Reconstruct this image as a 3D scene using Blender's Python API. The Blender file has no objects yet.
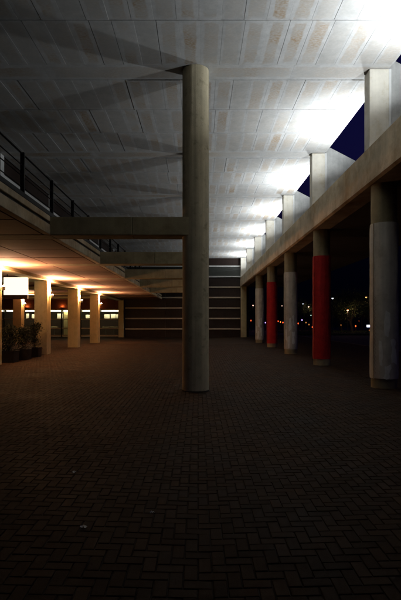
import bpy, bmesh, math, random
from mathutils import Vector, Matrix, noise
rnd = random.Random(7)
sc = bpy.context.scene
C = bpy.context.collection
R = math.radians

# ------------------------------------------------------------------ camera, sky, exposure
EYE = 1.785                      # eye height above the gutter line of the plaza
cam_d = bpy.data.cameras.new('camera')
cam_d.sensor_fit = 'VERTICAL'
cam_d.sensor_height = 36.0
cam_d.lens = 28.0
cam_d.shift_x = 2.5 / 600
cam_d.shift_y = 20.5 / 600
cam_d.clip_end = 4000
cam = bpy.data.objects.new('camera', cam_d)
C.objects.link(cam)
cam.location = (0, 0, EYE)
cam.rotation_euler = (R(90), 0, 0)
sc.camera = cam

world = bpy.data.worlds.new('World')
sc.world = world
world.use_nodes = True
wn = world.node_tree
sky = wn.nodes.new('ShaderNodeTexSky')
sky.sky_type = 'NISHITA'
sky.sun_disc = False
sky.sun_elevation = R(-2.0)
sky.sun_rotation = R(200)
tint = wn.nodes.new('ShaderNodeMix')
tint.data_type = 'RGBA'
tint.blend_type = 'MULTIPLY'
tint.inputs['Factor'].default_value = 1.0
tint.inputs['B'].default_value = (0.13, 0.13, 1.0, 1)
wn.links.new(sky.outputs['Color'], tint.inputs['A'])
bg = wn.nodes['Background']
wn.links.new(tint.outputs['Result'], bg.inputs['Color'])
SKY_STRENGTH = 0.15
bg.inputs['Strength'].default_value = SKY_STRENGTH

sc.view_settings.view_transform = 'Standard'
sc.view_settings.look = 'None'
sc.view_settings.exposure = 0.0
sc.view_settings.gamma = 1.0
sc.view_settings.use_curve_mapping = False
sc.cycles.use_denoising = True
sc.cycles.max_bounces = 6
sc.cycles.use_adaptive_sampling = True
sc.cycles.adaptive_threshold = 0.02
sc.cycles.diffuse_bounces = 3
sc.cycles.caustics_reflective = False
sc.cycles.caustics_refractive = False
sc.cycles.sample_clamp_indirect = 6.0

FLOOD_W = 305.0       # white floodlights on the parapet beam
SPILL_W = 130.0
SPC = (1.0, 0.53, 0.22)
UPC = (1.0, 0.54, 0.34)
UPLIGHT_W = 300.0      # orange uplights on the square pillars

# ------------------------------------------------------------------ layout constants (metres)
P = 5.915                        # bay
ROW0 = 11.85                     # first row of columns
CEIL = EYE + 6.33
SOFFIT = EYE + 2.12
XR = 4.82                        # right edge of the roof
XF = -7.5                        # upper facade on the left
END = 47.55                      # end wall


def zf(x):                       # shallow drainage valley of the plaza floor
    return 0.11 * min(abs(x), 4.6) / 4.6


# ------------------------------------------------------------------ materials
def mat(name, base, rough=0.8, var=0.25, scale=3.0, bump=0.0, bscale=40.0, spec=0.3, streak=0.0,
        stain=None, stain_scale=1.2, stain_lo=0.55, stain_hi=0.75, metallic=0.0, objvar=0.0):
    m = bpy.data.materials.new(name)
    m.use_nodes = True
    nt = m.node_tree
    b = nt.nodes['Principled BSDF']
    N, L = nt.nodes.new, nt.links.new
    b.inputs['Roughness'].default_value = rough
    b.inputs['Metallic'].default_value = metallic
    b.inputs['Specular IOR Level'].default_value = spec
    geo = N('ShaderNodeNewGeometry')
    n1 = N('ShaderNodeTexNoise')
    n1.inputs['Scale'].default_value = scale
    n1.inputs['Detail'].default_value = 6
    n1.inputs['Roughness'].default_value = 0.65
    L(geo.outputs['Position'], n1.inputs['Vector'])
    r1 = N('ShaderNodeMapRange')
    r1.inputs['From Min'].default_value = 0.3
    r1.inputs['From Max'].default_value = 0.7
    r1.inputs['To Min'].default_value = 1 - var
    r1.inputs['To Max'].default_value = 1 + var
    L(n1.outputs['Fac'], r1.inputs['Value'])
    val = r1.outputs['Result']
    if streak:
        mp = N('ShaderNodeMapping')
        mp.inputs['Scale'].default_value = (9, 9, 0.35)
        L(geo.outputs['Position'], mp.inputs['Vector'])
        n2 = N('ShaderNodeTexNoise')
        n2.inputs['Scale'].default_value = 1.0
        n2.inputs['Detail'].default_value = 4
        L(mp.outputs['Vector'], n2.inputs['Vector'])
        r2 = N('ShaderNodeMapRange')
        r2.inputs['From Min'].default_value = 0.35
        r2.inputs['From Max'].default_value = 0.65
        r2.inputs['To Min'].default_value = 1 - streak
        r2.inputs['To Max'].default_value = 1 + streak * 0.4
        L(n2.outputs['Fac'], r2.inputs['Value'])
        mm = N('ShaderNodeMath')
        mm.operation = 'MULTIPLY'
        L(val, mm.inputs[0])
        L(r2.outputs['Result'], mm.inputs[1])
        val = mm.outputs[0]
    if objvar:
        oi = N('ShaderNodeObjectInfo')
        r3 = N('ShaderNodeMapRange')
        r3.inputs['To Min'].default_value = 1 - objvar
        r3.inputs['To Max'].default_value = 1 + objvar
        L(oi.outputs['Random'], r3.inputs['Value'])
        mm = N('ShaderNodeMath')
        mm.operation = 'MULTIPLY'
        L(val, mm.inputs[0])
        L(r3.outputs['Result'], mm.inputs[1])
        val = mm.outputs[0]
    mul = N('ShaderNodeMix')
    mul.data_type = 'RGBA'
    mul.blend_type = 'MULTIPLY'
    mul.inputs['Factor'].default_value = 1
    mul.inputs['A'].default_value = (*base, 1)
    L(val, mul.inputs['B'])
    col = mul.outputs['Result']
    if stain:
        n3 = N('ShaderNodeTexNoise')
        n3.inputs['Scale'].default_value = stain_scale
        n3.inputs['Detail'].default_value = 7
        n3.inputs['Roughness'].default_value = 0.7
        L(geo.outputs['Position'], n3.inputs['Vector'])
        r4 = N('ShaderNodeMapRange')
        r4.inputs['From Min'].default_value = stain_lo
        r4.inputs['From Max'].default_value = stain_hi
        L(n3.outputs['Fac'], r4.inputs['Value'])
        mx = N('ShaderNodeMix')
        mx.data_type = 'RGBA'
        mx.blend_type = 'MULTIPLY'
        L(r4.outputs['Result'], mx.inputs['Factor'])
        L(col, mx.inputs['A'])
        mx.inputs['B'].default_value = (*stain, 1)
        col = mx.outputs['Result']
    L(col, b.inputs['Base Color'])
    if bump:
        n4 = N('ShaderNodeTexNoise')
        n4.inputs['Scale'].default_value = bscale
        n4.inputs['Detail'].default_value = 5
        L(geo.outputs['Position'], n4.inputs['Vector'])
        bp = N('ShaderNodeBump')
        bp.inputs['Strength'].default_value = bump
        bp.inputs['Distance'].default_value = 0.01
        L(n4.outputs['Fac'], bp.inputs['Height'])
        L(bp.outputs['Normal'], b.inputs['Normal'])
    return m


def emit(name, colr, strength):
    m = bpy.data.materials.new(name)
    m.use_nodes = True
    nt = m.node_tree
    b = nt.nodes['Principled BSDF']
    b.inputs['Base Color'].default_value = (*colr, 1)
    b.inputs['Emission Color'].default_value = (*colr, 1)
    b.inputs['Emission Strength'].default_value = strength
    return m


def ceiling_mat():
    """painted precast plank: pale margins, rusty weathered middle; uv = metres across / along the plank"""
    m = bpy.data.materials.new('painted_plank')
    m.use_nodes = True
    nt = m.node_tree
    b = nt.nodes['Principled BSDF']
    N, L = nt.nodes.new, nt.links.new
    b.inputs['Roughness'].default_value = 0.85
    b.inputs['Specular IOR Level'].default_value = 0.2
    uv = N('ShaderNodeUVMap')
    sep = N('ShaderNodeSeparateXYZ')
    L(uv.outputs['UV'], sep.inputs[0])
    geo = N('ShaderNodeNewGeometry')
    oi = N('ShaderNodeObjectInfo')
    ad = N('ShaderNodeMath'); ad.operation = 'ADD'
    L(geo.outputs['Random Per Island'], ad.inputs[0])
    L(oi.outputs['Random'], ad.inputs[1])
    fr = N('ShaderNodeMath'); fr.operation = 'FRACT'
    L(ad.outputs[0], fr.inputs[0])
    # middle-of-plank mask from u (0..1 across)
    pp = N('ShaderNodeMath'); pp.operation = 'PINGPONG'; pp.inputs[1].default_value = 0.5
    L(sep.outputs['X'], pp.inputs[0])
    mid = N('ShaderNodeMapRange'); mid.interpolation_type = 'SMOOTHSTEP'
    mid.inputs['From Min'].default_value = 0.13
    mid.inputs['From Max'].default_value = 0.22
    ne = N('ShaderNodeTexNoise'); ne.inputs['Scale'].default_value = 4.0; ne.inputs['Detail'].default_value = 5
    L(geo.outputs['Position'], ne.inputs['Vector'])
    nr = N('ShaderNodeMapRange'); nr.inputs['To Min'].default_value = -0.11; nr.inputs['To Max'].default_value = 0.11
    L(ne.outputs['Fac'], nr.inputs['Value'])
    rw = N('ShaderNodeMapRange'); rw.inputs['To Min'].default_value = 0.09; rw.inputs['To Max'].default_value = -0.06
    L(fr.outputs[0], rw.inputs['Value'])
    s1 = N('ShaderNodeMath'); s1.operation = 'ADD'
    L(pp.outputs[0], s1.inputs[0]); L(nr.outputs['Result'], s1.inputs[1])
    s2 = N('ShaderNodeMath'); s2.operation = 'ADD'
    L(s1.outputs[0], s2.inputs[0]); L(rw.outputs['Result'], s2.inputs[1])
    L(s2.outputs[0], mid.inputs['Value'])
    ppv = N('ShaderNodeMath'); ppv.operation = 'PINGPONG'; ppv.inputs[1].default_value = 0.5
    L(sep.outputs['Y'], ppv.inputs[0])
    midv = N('ShaderNodeMapRange'); midv.interpolation_type = 'SMOOTHSTEP'
    midv.inputs['From Min'].default_value = 0.01
    midv.inputs['From Max'].default_value = 0.08
    s3 = N('ShaderNodeMath'); s3.operation = 'ADD'
    L(ppv.outputs[0], s3.inputs[0]); L(nr.outputs['Result'], s3.inputs[1])
    L(s3.outputs[0], midv.inputs['Value'])
    mm = N('ShaderNodeMath'); mm.operation = 'MULTIPLY'
    L(mid.outputs['Result'], mm.inputs[0]); L(midv.outputs['Result'], mm.inputs[1])
    n1 = N('ShaderNodeTexNoise'); n1.inputs['Scale'].default_value = 0.8; n1.inputs['Detail'].default_value = 6
    n1.inputs['Roughness'].default_value = 0.7
    L(geo.outputs['Position'], n1.inputs['Vector'])
    r1 = N('ShaderNodeMapRange'); r1.inputs['From Min'].default_value = 0.38; r1.inputs['From Max'].default_value = 0.62
    L(n1.outputs['Fac'], r1.inputs['Value'])
    m2 = N('ShaderNodeMath'); m2.operation = 'MULTIPLY'
    L(mm.outputs[0], m2.inputs[0]); L(r1.outputs['Result'], m2.inputs[1])
    # broken cross lines left by the formwork
    mp = N('ShaderNodeMapping'); mp.inputs['Scale'].default_value = (16.0, 24.0, 1)
    L(geo.outputs['Position'], mp.inputs['Vector'])
    n2 = N('ShaderNodeTexNoise'); n2.inputs['Scale'].default_value = 1.0; n2.inputs['Detail'].default_value = 3
    L(mp.outputs['Vector'], n2.inputs['Vector'])
    r2 = N('ShaderNodeMapRange'); r2.inputs['From Min'].default_value = 0.35; r2.inputs['From Max'].default_value = 0.62
    r2.inputs['To Min'].default_value = 0.35
    L(n2.outputs['Fac'], r2.inputs['Value'])
    m3 = N('ShaderNodeMath'); m3.operation = 'MULTIPLY'
    L(m2.outputs[0], m3.inputs[0]); L(r2.outputs['Result'], m3.inputs[1])
    # some planks are more stained than others
    r3 = N('ShaderNodeMapRange'); r3.inputs['To Min'].default_value = 0.05; r3.inputs['To Max'].default_value = 0.9
    L(fr.outputs[0], r3.inputs['Value'])
    m4 = N('ShaderNodeMath'); m4.operation = 'MULTIPLY'; m4.use_clamp = True
    L(m3.outputs[0], m4.inputs[0]); L(r3.outputs['Result'], m4.inputs[1])
    # base tone with cloudy dirt and plank-to-plank change
    n5 = N('ShaderNodeTexNoise'); n5.inputs['Scale'].default_value = 3.2; n5.inputs['Detail'].default_value = 8
    n5.inputs['Roughness'].default_value = 0.75
    L(geo.outputs['Position'], n5.inputs['Vector'])
    cr = N('ShaderNodeMapRange'); cr.inputs['From Min'].default_value = 0.3; cr.inputs['From Max'].default_value = 0.7
    cr.inputs['To Min'].default_value = 0.80; cr.inputs['To Max'].default_value = 1.1
    L(n5.outputs['Fac'], cr.inputs['Value'])
    pl = N('ShaderNodeMapRange'); pl.inputs['To Min'].default_value = 0.92; pl.inputs['To Max'].default_value = 1.05
    L(fr.outputs[0], pl.inputs['Value'])
    m5 = N('ShaderNodeMath'); m5.operation = 'MULTIPLY'
    L(cr.outputs['Result'], m5.inputs[0]); L(pl.outputs['Result'], m5.inputs[1])
    inner = N('ShaderNodeMix'); inner.data_type = 'RGBA'
    L(mm.outputs[0], inner.inputs['Factor'])
    inner.inputs['A'].default_value = (0.555, 0.552, 0.54, 1)
    inner.inputs['B'].default_value = (0.54, 0.533, 0.512, 1)
    bas = N('ShaderNodeMix'); bas.data_type = 'RGBA'; bas.blend_type = 'MULTIPLY'
    bas.inputs['Factor'].default_value = 1
    L(inner.outputs['Result'], bas.inputs['A'])
    L(m5.outputs[0], bas.inputs['B'])
    mx = N('ShaderNodeMix'); mx.data_type = 'RGBA'
    L(m4.outputs[0], mx.inputs['Factor'])
    L(bas.outputs['Result'], mx.inputs['A'])
    mx.inputs['B'].default_value = (0.36, 0.225, 0.10, 1)
    L(mx.outputs['Result'], b.inputs['Base Color'])
    bp = N('ShaderNodeBump'); bp.inputs['Strength'].default_value = 0.25; bp.inputs['Distance'].default_value = 0.01
    L(n5.outputs['Fac'], bp.inputs['Height'])
    L(bp.outputs['Normal'], b.inputs['Normal'])
    return m


def paver_mat(island=True):
    m = bpy.data.materials.new('clay_paver')
    m.use_nodes = True
    nt = m.node_tree
    b = nt.nodes['Principled BSDF']
    N, L = nt.nodes.new, nt.links.new
    b.inputs['Specular IOR Level'].default_value = 0.12
    geo = N('ShaderNodeNewGeometry')
    oi = N('ShaderNodeObjectInfo')
    ad = N('ShaderNodeMath'); ad.operation = 'ADD'
    L(geo.outputs['Random Per Island'], ad.inputs[0]); L(oi.outputs['Random'], ad.inputs[1])
    fr = N('ShaderNodeMath'); fr.operation = 'FRACT'
    L(ad.outputs[0], fr.inputs[0])
    cr = N('ShaderNodeValToRGB')
    e = cr.color_ramp.elements
    e[0].position = 0.0; e[0].color = (0.029, 0.0165, 0.009, 1)
    e[1].position = 1.0; e[1].color = (0.052, 0.030, 0.0165, 1)
    a = e.new(0.5); a.color = (0.039, 0.0225, 0.0125, 1)
    L(fr.outputs[0], cr.inputs['Fac'])
    n1 = N('ShaderNodeTexNoise'); n1.inputs['Scale'].default_value = 0.9; n1.inputs['Detail'].default_value = 8
    n1.inputs['Roughness'].default_value = 0.7
    L(geo.outputs['Position'], n1.inputs['Vector'])
    r1 = N('ShaderNodeMapRange'); r1.inputs['From Min'].default_value = 0.3; r1.inputs['From Max'].default_value = 0.7
    r1.inputs['To Min'].default_value = 0.45; r1.inputs['To Max'].default_value = 1.3
    L(n1.outputs['Fac'], r1.inputs['Value'])
    mx = N('ShaderNodeMix'); mx.data_type = 'RGBA'; mx.blend_type = 'MULTIPLY'; mx.inputs['Factor'].default_value = 1
    L(cr.outputs['Color'], mx.inputs['A']); L(r1.outputs['Result'], mx.inputs['B'])
    L(mx.outputs['Result'], b.inputs['Base Color'])
    r2 = N('ShaderNodeMapRange'); r2.inputs['From Min'].default_value = 0.3; r2.inputs['From Max'].default_value = 0.7
    r2.inputs['To Min'].default_value = 0.7; r2.inputs['To Max'].default_value = 0.95
    L(n1.outputs['Fac'], r2.inputs['Value'])
    L(r2.outputs['Result'], b.inputs['Roughness'])
    n4 = N('ShaderNodeTexNoise'); n4.inputs['Scale'].default_value = 90; n4.inputs['Detail'].default_value = 3
    L(geo.outputs['Position'], n4.inputs['Vector'])
    bp = N('ShaderNodeBump'); bp.inputs['Strength'].default_value = 0.4; bp.inputs['Distance'].default_value = 0.004
    L(n4.outputs['Fac'], bp.inputs['Height']); L(bp.outputs['Normal'], b.inputs['Normal'])
    return m


def far_paving_mat():
    m = bpy.data.materials.new('far_paving')
    m.use_nodes = True
    nt = m.node_tree
    b = nt.nodes['Principled BSDF']
    N, L = nt.nodes.new, nt.links.new
    b.inputs['Roughness'].default_value = 0.85
    b.inputs['Specular IOR Level'].default_value = 0.12
    geo = N('ShaderNodeNewGeometry')
    br = N('ShaderNodeTexBrick')
    br.inputs['Scale'].default_value = 1.0
    br.inputs['Brick Width'].default_value = 0.2
    br.inputs['Row Height'].default_value = 0.1
    br.inputs['Mortar Size'].default_value = 0.004
    br.inputs['Color1'].default_value = (0.050, 0.029, 0.016, 1)
    br.inputs['Color2'].default_value = (0.034, 0.02, 0.011, 1)
    br.inputs['Mortar'].default_value = (0.04, 0.03, 0.025, 1)
    L(geo.outputs['Position'], br.inputs['Vector'])
    n1 = N('ShaderNodeTexNoise'); n1.inputs['Scale'].default_value = 0.9; n1.inputs['Detail'].default_value = 6
    L(geo.outputs['Position'], n1.inputs['Vector'])
    r1 = N('ShaderNodeMapRange'); r1.inputs['From Min'].default_value = 0.3; r1.inputs['From Max'].default_value = 0.7
    r1.inputs['To Min'].default_value = 0.65; r1.inputs['To Max'].default_value = 1.2
    L(n1.outputs['Fac'], r1.inputs['Value'])
    mx = N('ShaderNodeMix'); mx.data_type = 'RGBA'; mx.blend_type = 'MULTIPLY'; mx.inputs['Factor'].default_value = 1
    L(br.outputs['Color'], mx.inputs['A']); L(r1.outputs['Result'], mx.inputs['B'])
    L(mx.outputs['Result'], b.inputs['Base Color'])
    return m


def red_mesh_mat():
    m = mat('red_fabric', (0.50, 0.014, 0.015), 0.65, 0.22, 4, 0.0)
    nt = m.node_tree
    b = nt.nodes['Principled BSDF']
    N, L = nt.nodes.new, nt.links.new
    tc = N('ShaderNodeTexCoord')
    v = N('ShaderNodeTexVoronoi'); v.inputs['Scale'].default_value = 26
    L(tc.outputs['Object'], v.inputs['Vector'])
    bp = N('ShaderNodeBump'); bp.inputs['Strength'].default_value = 0.7; bp.inputs['Distance'].default_value = 0.01
    L(v.outputs['Distance'], bp.inputs['Height']); L(bp.outputs['Normal'], b.inputs['Normal'])
    return m


def thin_glass():
    m = bpy.data.materials.new('window_glass')
    m.use_nodes = True
    nt = m.node_tree
    N, L = nt.nodes.new, nt.links.new
    nt.nodes.remove(nt.nodes['Principled BSDF'])
    tr = N('ShaderNodeBsdfTransparent'); tr.inputs['Color'].default_value = (0.82, 0.86, 0.82, 1)
    gl = N('ShaderNodeBsdfGlossy'); gl.inputs['Roughness'].default_value = 0.03
    fr = N('ShaderNodeFresnel'); fr.inputs['IOR'].default_value = 1.45
    mx = N('ShaderNodeMixShader')
    L(fr.outputs[0], mx.inputs[0]); L(tr.outputs[0], mx.inputs[1]); L(gl.outputs[0], mx.inputs[2])
    L(mx.outputs[0], nt.nodes['Material Output'].inputs['Surface'])
    return m


M = {}
M['concrete'] = mat('concrete', (0.36, 0.30, 0.18), 0.85, 0.2, 1.8, 0.35, 45, 0.2, 0.08, (0.62, 0.58, 0.5), 1.4, 0.5, 0.75)
M['column'] = mat('column_concrete', (0.55, 0.48, 0.33), 0.85, 0.14, 3.0, 0.35, 60, 0.2, 0.18, (0.5, 0.5, 0.46), 4.0, 0.56, 0.72)
M['beam'] = mat('beam_concrete', (0.60, 0.49, 0.335), 0.88, 0.24, 1.5, 0.35, 45, 0.2, 0.07, (0.62, 0.50, 0.36), 0.8, 0.45, 0.7)
M['stub'] = mat('stub_concrete', (0.68, 0.645, 0.56), 0.85, 0.12, 2, 0.25, 45, 0.2, 0.05, (0.8, 0.72, 0.55), 2.5, 0.5, 0.75)
M['fin'] = mat('fin_concrete', (0.48, 0.48, 0.46), 0.85, 0.2, 2.5, 0.25, 45, 0.25, 0.1)
M['pillar'] = mat('pillar_concrete', (0.56, 0.48, 0.27), 0.85, 0.16, 3.0, 0.3, 60, 0.15, 0.06, (0.7, 0.62, 0.5), 3.0, 0.55, 0.75)
M['soffit'] = mat('soffit_panel', (0.36, 0.225, 0.15), 0.8, 0.22, 2.0, 0.2, 30, 0.12, 0.0, (0.6, 0.5, 0.42), 1.0, 0.45, 0.75, objvar=0.12)
M['roof'] = mat('roof_concrete', (0.11, 0.095, 0.08), 0.9, 0.15, 2)
M['dark'] = mat('dark_render', (0.05, 0.045, 0.04), 0.8, 0.2, 2)
M['brown'] = mat('brown_cladding', (0.022, 0.010, 0.006), 0.6, 0.2, 3, 0.1, 30, 0.3, 0.2)
M['redwall'] = mat('dark_red_wall', (0.16, 0.055, 0.03), 0.75, 0.2, 2.5, 0.1, 30)
M['greyglass'] = mat('dark_glazing', (0.030, 0.034, 0.028), 0.35, 0.15, 2, 0.0, 30, 0.4)
M['white'] = mat('white_frame', (0.68, 0.68, 0.66), 0.6, 0.1, 4, 0.0)
M['ledge'] = mat('ledge_concrete', (0.50, 0.43, 0.32), 0.8, 0.14, 4, 0.2)
M['black'] = mat('black_steel', (0.018, 0.018, 0.02), 0.6, 0.2, 5, 0.0, 30, 0.12)
M['steel'] = mat('grey_steel', (0.18, 0.18, 0.18), 0.45, 0.15, 6, 0.0, 30, 0.5, metallic=0.6)
M['wrapw'] = mat('white_fabric', (0.68, 0.62, 0.53), 0.7, 0.14, 3.0, 0.3, 25, 0.3, 0.12, (0.7, 0.66, 0.6), 2.2, 0.52, 0.75)
M['wrapr'] = red_mesh_mat()
M['paper'] = mat('torn_paper', (0.86, 0.84, 0.79), 0.8, 0.1, 6, 0.1, 40)
M['rope'] = mat('lacing_cord', (0.42, 0.34, 0.24), 0.8, 0.2, 20)
M['plank'] = ceiling_mat()
M['paver'] = paver_mat()
M['farpave'] = far_paving_mat()
M['sand'] = mat('joint_sand', (0.035, 0.028, 0.022), 0.95, 0.3, 8)
M['asphalt'] = mat('asphalt', (0.045, 0.043, 0.042), 0.9, 0.2, 1.0, 0.3, 60)
M['grass'] = mat('lawn', (0.045, 0.085, 0.025), 0.9, 0.3, 3, 0.5, 30)
M['bark'] = mat('bark', (0.07, 0.05, 0.035), 0.9, 0.3, 6, 0.5, 20)
M['leaf'] = mat('leaves', (0.055, 0.085, 0.03), 0.65, 0.35, 5, 0.0)
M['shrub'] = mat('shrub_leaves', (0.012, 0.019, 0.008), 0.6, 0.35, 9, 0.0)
M['soil'] = mat('soil', (0.04, 0.028, 0.02), 0.95, 0.3, 20)
M['planter'] = mat('black_planter', (0.014, 0.013, 0.013), 0.55, 0.25, 8)
M['wood'] = mat('table_top', (0.5, 0.42, 0.28), 0.5, 0.15, 6)
M['glass'] = thin_glass()
M['flood_e'] = emit('flood_lens', (0.93, 0.97, 1.0), 30)
M['spot_e'] = emit('uplight_lens', (1.0, 0.72, 0.80), 14)
M['tube_e'] = emit('tube_light', (1.0, 0.84, 0.56), 14.0)
M['box_e'] = emit('light_box', (1.0, 0.86, 0.64), 1.4)
M['sconce_e'] = emit('sconce_glow', (1.0, 0.38, 0.10), 6)


# ------------------------------------------------------------------ mesh helpers
class MB:
    def __init__(s):
        s.v, s.f, s.uv = [], [], None

    def box(s, x0, x1, y0, y1, z0, z1, bev=0.0):
        if bev <= 0:
            o = len(s.v)
            s.v += [(x0, y0, z0), (x1, y0, z0), (x1, y1, z0), (x0, y1, z0), (x0, y0, z1), (x1, y0, z1), (x1, y1, z1), (x0, y1, z1)]
            s.f += [tuple(o + i for i in q) for q in ((3, 2, 1, 0), (4, 5, 6, 7), (0, 1, 5, 4), (1, 2, 6, 5), (2, 3, 7, 6), (3, 0, 4, 7))]
        else:                               # chamfered along all edges
            bm = bmesh.new()
            r = bmesh.ops.create_cube(bm, size=1)
            for v in r['verts']:
                v.co = ((x0 + x1) / 2 + v.co.x * (x1 - x0), (y0 + y1) / 2 + v.co.y * (y1 - y0), (z0 + z1) / 2 + v.co.z * (z1 - z0))
            bmesh.ops.bevel(bm, geom=bm.edges[:], offset=bev, segments=1, affect='EDGES')
            s.add_bm(bm)
        return s

    def add_bm(s, bm):
        o = len(s.v)
        bm.verts.index_update()
        s.v += [tuple(v.co) for v in bm.verts]
        s.f += [tuple(o + v.index for v in f.verts) for f in bm.faces]
        bm.free()

    def prism(s, pts, axis, a0, a1):
        """polygon pts extruded along axis ('y': pts are (x,z))"""
        o = len(s.v)
        n = len(pts)
        for a in (a0, a1):
            for p, q in pts:
                s.v.append((p, a, q) if axis == 'y' else (a, p, q))
        s.f.append(tuple(o + i for i in range(n)))
        s.f.append(tuple(o + n + i for i in reversed(range(n))))
        for i in range(n):
            j = (i + 1) % n
            s.f.append((o + i, o + n + i, o + n + j, o + j))
        return s

    def lathe(s, prof, cx=0, cy=0, seg=24, cap=True):
        o = len(s.v)
        for r, z in prof:
            for k in range(seg):
                a = 2 * math.pi * k / seg
                s.v.append((cx + r * math.cos(a), cy + r * math.sin(a), z))
        for i in range(len(prof) - 1):
            for k in range(seg):
                k2 = (k + 1) % seg
                s.f.append((o + i * seg + k, o + i * seg + k2, o + (i + 1) * seg + k2, o + (i + 1) * seg + k))
        if cap:
            s.f.append(tuple(o + k for k in reversed(range(seg))))
            s.f.append(tuple(o + (len(prof) - 1) * seg + k for k in range(seg)))
        return s

    def tube(s, pts, rad, seg=8):
        pts = [Vector(p) for p in pts]
        rads = rad if isinstance(rad, (list, tuple)) else [rad] * len(pts)
        o = len(s.v)
        for i, p in enumerate(pts):
            d = (pts[min(i + 1, len(pts) - 1)] - pts[max(i - 1, 0)]).normalized()
            u = d.orthogonal().normalized() if i == 0 else (u - d * u.dot(d)).normalized()
            w = d.cross(u)
            for k in range(seg):
                a = 2 * math.pi * k / seg
                s.v.append(tuple(p + (u * math.cos(a) + w * math.sin(a)) * rads[i]))
        for i in range(len(pts) - 1):
            for k in range(seg):
                k2 = (k + 1) % seg
                s.f.append((o + i * seg + k, o + i * seg + k2, o + (i + 1) * seg + k2, o + (i + 1) * seg + k))
        s.f.append(tuple(o + k for k in reversed(range(seg))))
        s.f.append(tuple(o + (len(pts) - 1) * seg + k for k in range(seg)))
        return s

    def mesh(s, name, smooth=False):
        me = bpy.data.meshes.new(name)
        me.from_pydata(s.v, [], s.f)
        if s.uv:
            l = me.uv_layers.new(name='UVMap')
            l.data.foreach_set('uv', s.uv)
        me.validate()
        if smooth:
            me.polygons.foreach_set('use_smooth', [True] * len(me.polygons))
            try:
                me.set_sharp_from_angle(angle=R(40))
            except Exception:
                pass
        me.update()
        return me

    def build(s, name, m, parent=None, smooth=False, loc=None):
        return link(name, s.mesh(name, smooth), m, parent, loc)


def link(name, me, m, parent=None, loc=None):
    if m is not None and not me.materials:
        me.materials.append(m)
    o = bpy.data.objects.new(name, me)
    C.objects.link(o)
    if parent:
        o.parent = parent
    if loc is not None:
        o.location = loc
    return o


def B(name, m, parent, x0, x1, y0, y1, z0, z1, bev=0.0):
    return MB().box(x0, x1, y0, y1, z0, z1, bev).build(name, m, parent)


def thing(name, label, cat, loc=(0, 0, 0), group=None):
    o = bpy.data.objects.new(name, None)
    C.objects.link(o)
    o.location = loc
    o.empty_display_size = 0.3
    return tag(o, label, cat, group)


def tag(o, label, cat, group=None):
    o['label'] = label
    o['category'] = cat
    if group:
        o['group'] = group
    return o


def struct(o, kind='structure'):
    o['kind'] = kind
    return o


def light(name, kind, loc, energy, colr, parent, size=0.2, size_y=None, rot=(0, 0, 0), spread=None):
    ld = bpy.data.lights.new(name, kind)
    ld.energy = energy
    ld.color = colr
    if kind == 'AREA':
        if size_y:
            ld.shape = 'RECTANGLE'; ld.size = size; ld.size_y = size_y
        else:
            ld.shape = 'DISK'; ld.size = size
        if spread:
            ld.spread = spread
    else:
        ld.shadow_soft_size = size
    o = bpy.data.objects.new(name, ld)
    C.objects.link(o)
    o.parent = parent
    o.location = loc
    o.rotation_euler = rot
    return o


ORD = ['first', 'second', 'third', 'fourth', 'fifth', 'sixth', 'seventh', 'eighth']
# ------------------------------------------------------------------ ground and plaza floor
g = MB()
g.v = [(-1500, -400, -0.06), (1500, -400, -0.06), (1500, 3000, -0.06), (-1500, 3000, -0.06)]
g.f = [(0, 1, 2, 3)]
struct(g.build('ground', M['asphalt']))


def valley_sheet(name, xs, y0, y1, off, m):
    s = MB()
    for x in xs:
        s.v += [(x, y0, zf(x) + off), (x, y1, zf(x) + off)]
    for i in range(len(xs) - 1):
        s.f.append((2 * i, 2 * i + 2, 2 * i + 3, 2 * i + 1))
    return struct(s.build(name, m))


XS = [-24, -4.6, 0, 4.6, 11]
bed = valley_sheet('plaza_floor', XS, -5, 34.0, -0.010, M['sand'])
valley_sheet('far_paving', XS, 34.0, 54, -0.001, M['farpave'])
B('kerb', M['roof'], None, 11.002, 11.2, -5, 54, -0.05, 0.135, 0.01)
struct(bpy.data.objects['kerb'])


def paver_verts(cx, cy, lx, ly, dz, tilt=(0, 0)):
    hx, hy = lx / 2 - 0.0025, ly / 2 - 0.0025
    ins = 0.005
    out = []
    for (sx, sy) in ((-1, -1), (1, -1), (1, 1), (-1, 1)):
        out.append((cx + sx * hx, cy + sy * hy, -0.009))
    for (sx, sy) in ((-1, -1), (1, -1), (1, 1), (-1, 1)):
        x, y = sx * (hx - ins), sy * (hy - ins)
        out.append((cx + x, cy + y, dz + tilt[0] * x + tilt[1] * y))
    return out


PF = [(4, 5, 6, 7), (0, 1, 5, 4), (1, 2, 6, 5), (2, 3, 7, 6), (3, 0, 4, 7)]
U = 0.1
cells = []
for j in range(16, 340):
    for i in range(-105, 110):
        m4 = (i - j) % 4
        x, y = i * U, j * U
        if m4 == 0:
            cells.append((x + U, y + U / 2, 2 * U, U))
        elif m4 == 2 and j > 16:
            cells.append((x + U / 2, y, U, 2 * U))


def inframe(x, y):
    px = 198 + 467 * x / y
    return -4 < px < 405 and 467 * (EYE - zf(x)) / y + 320.5 < 606


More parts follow.
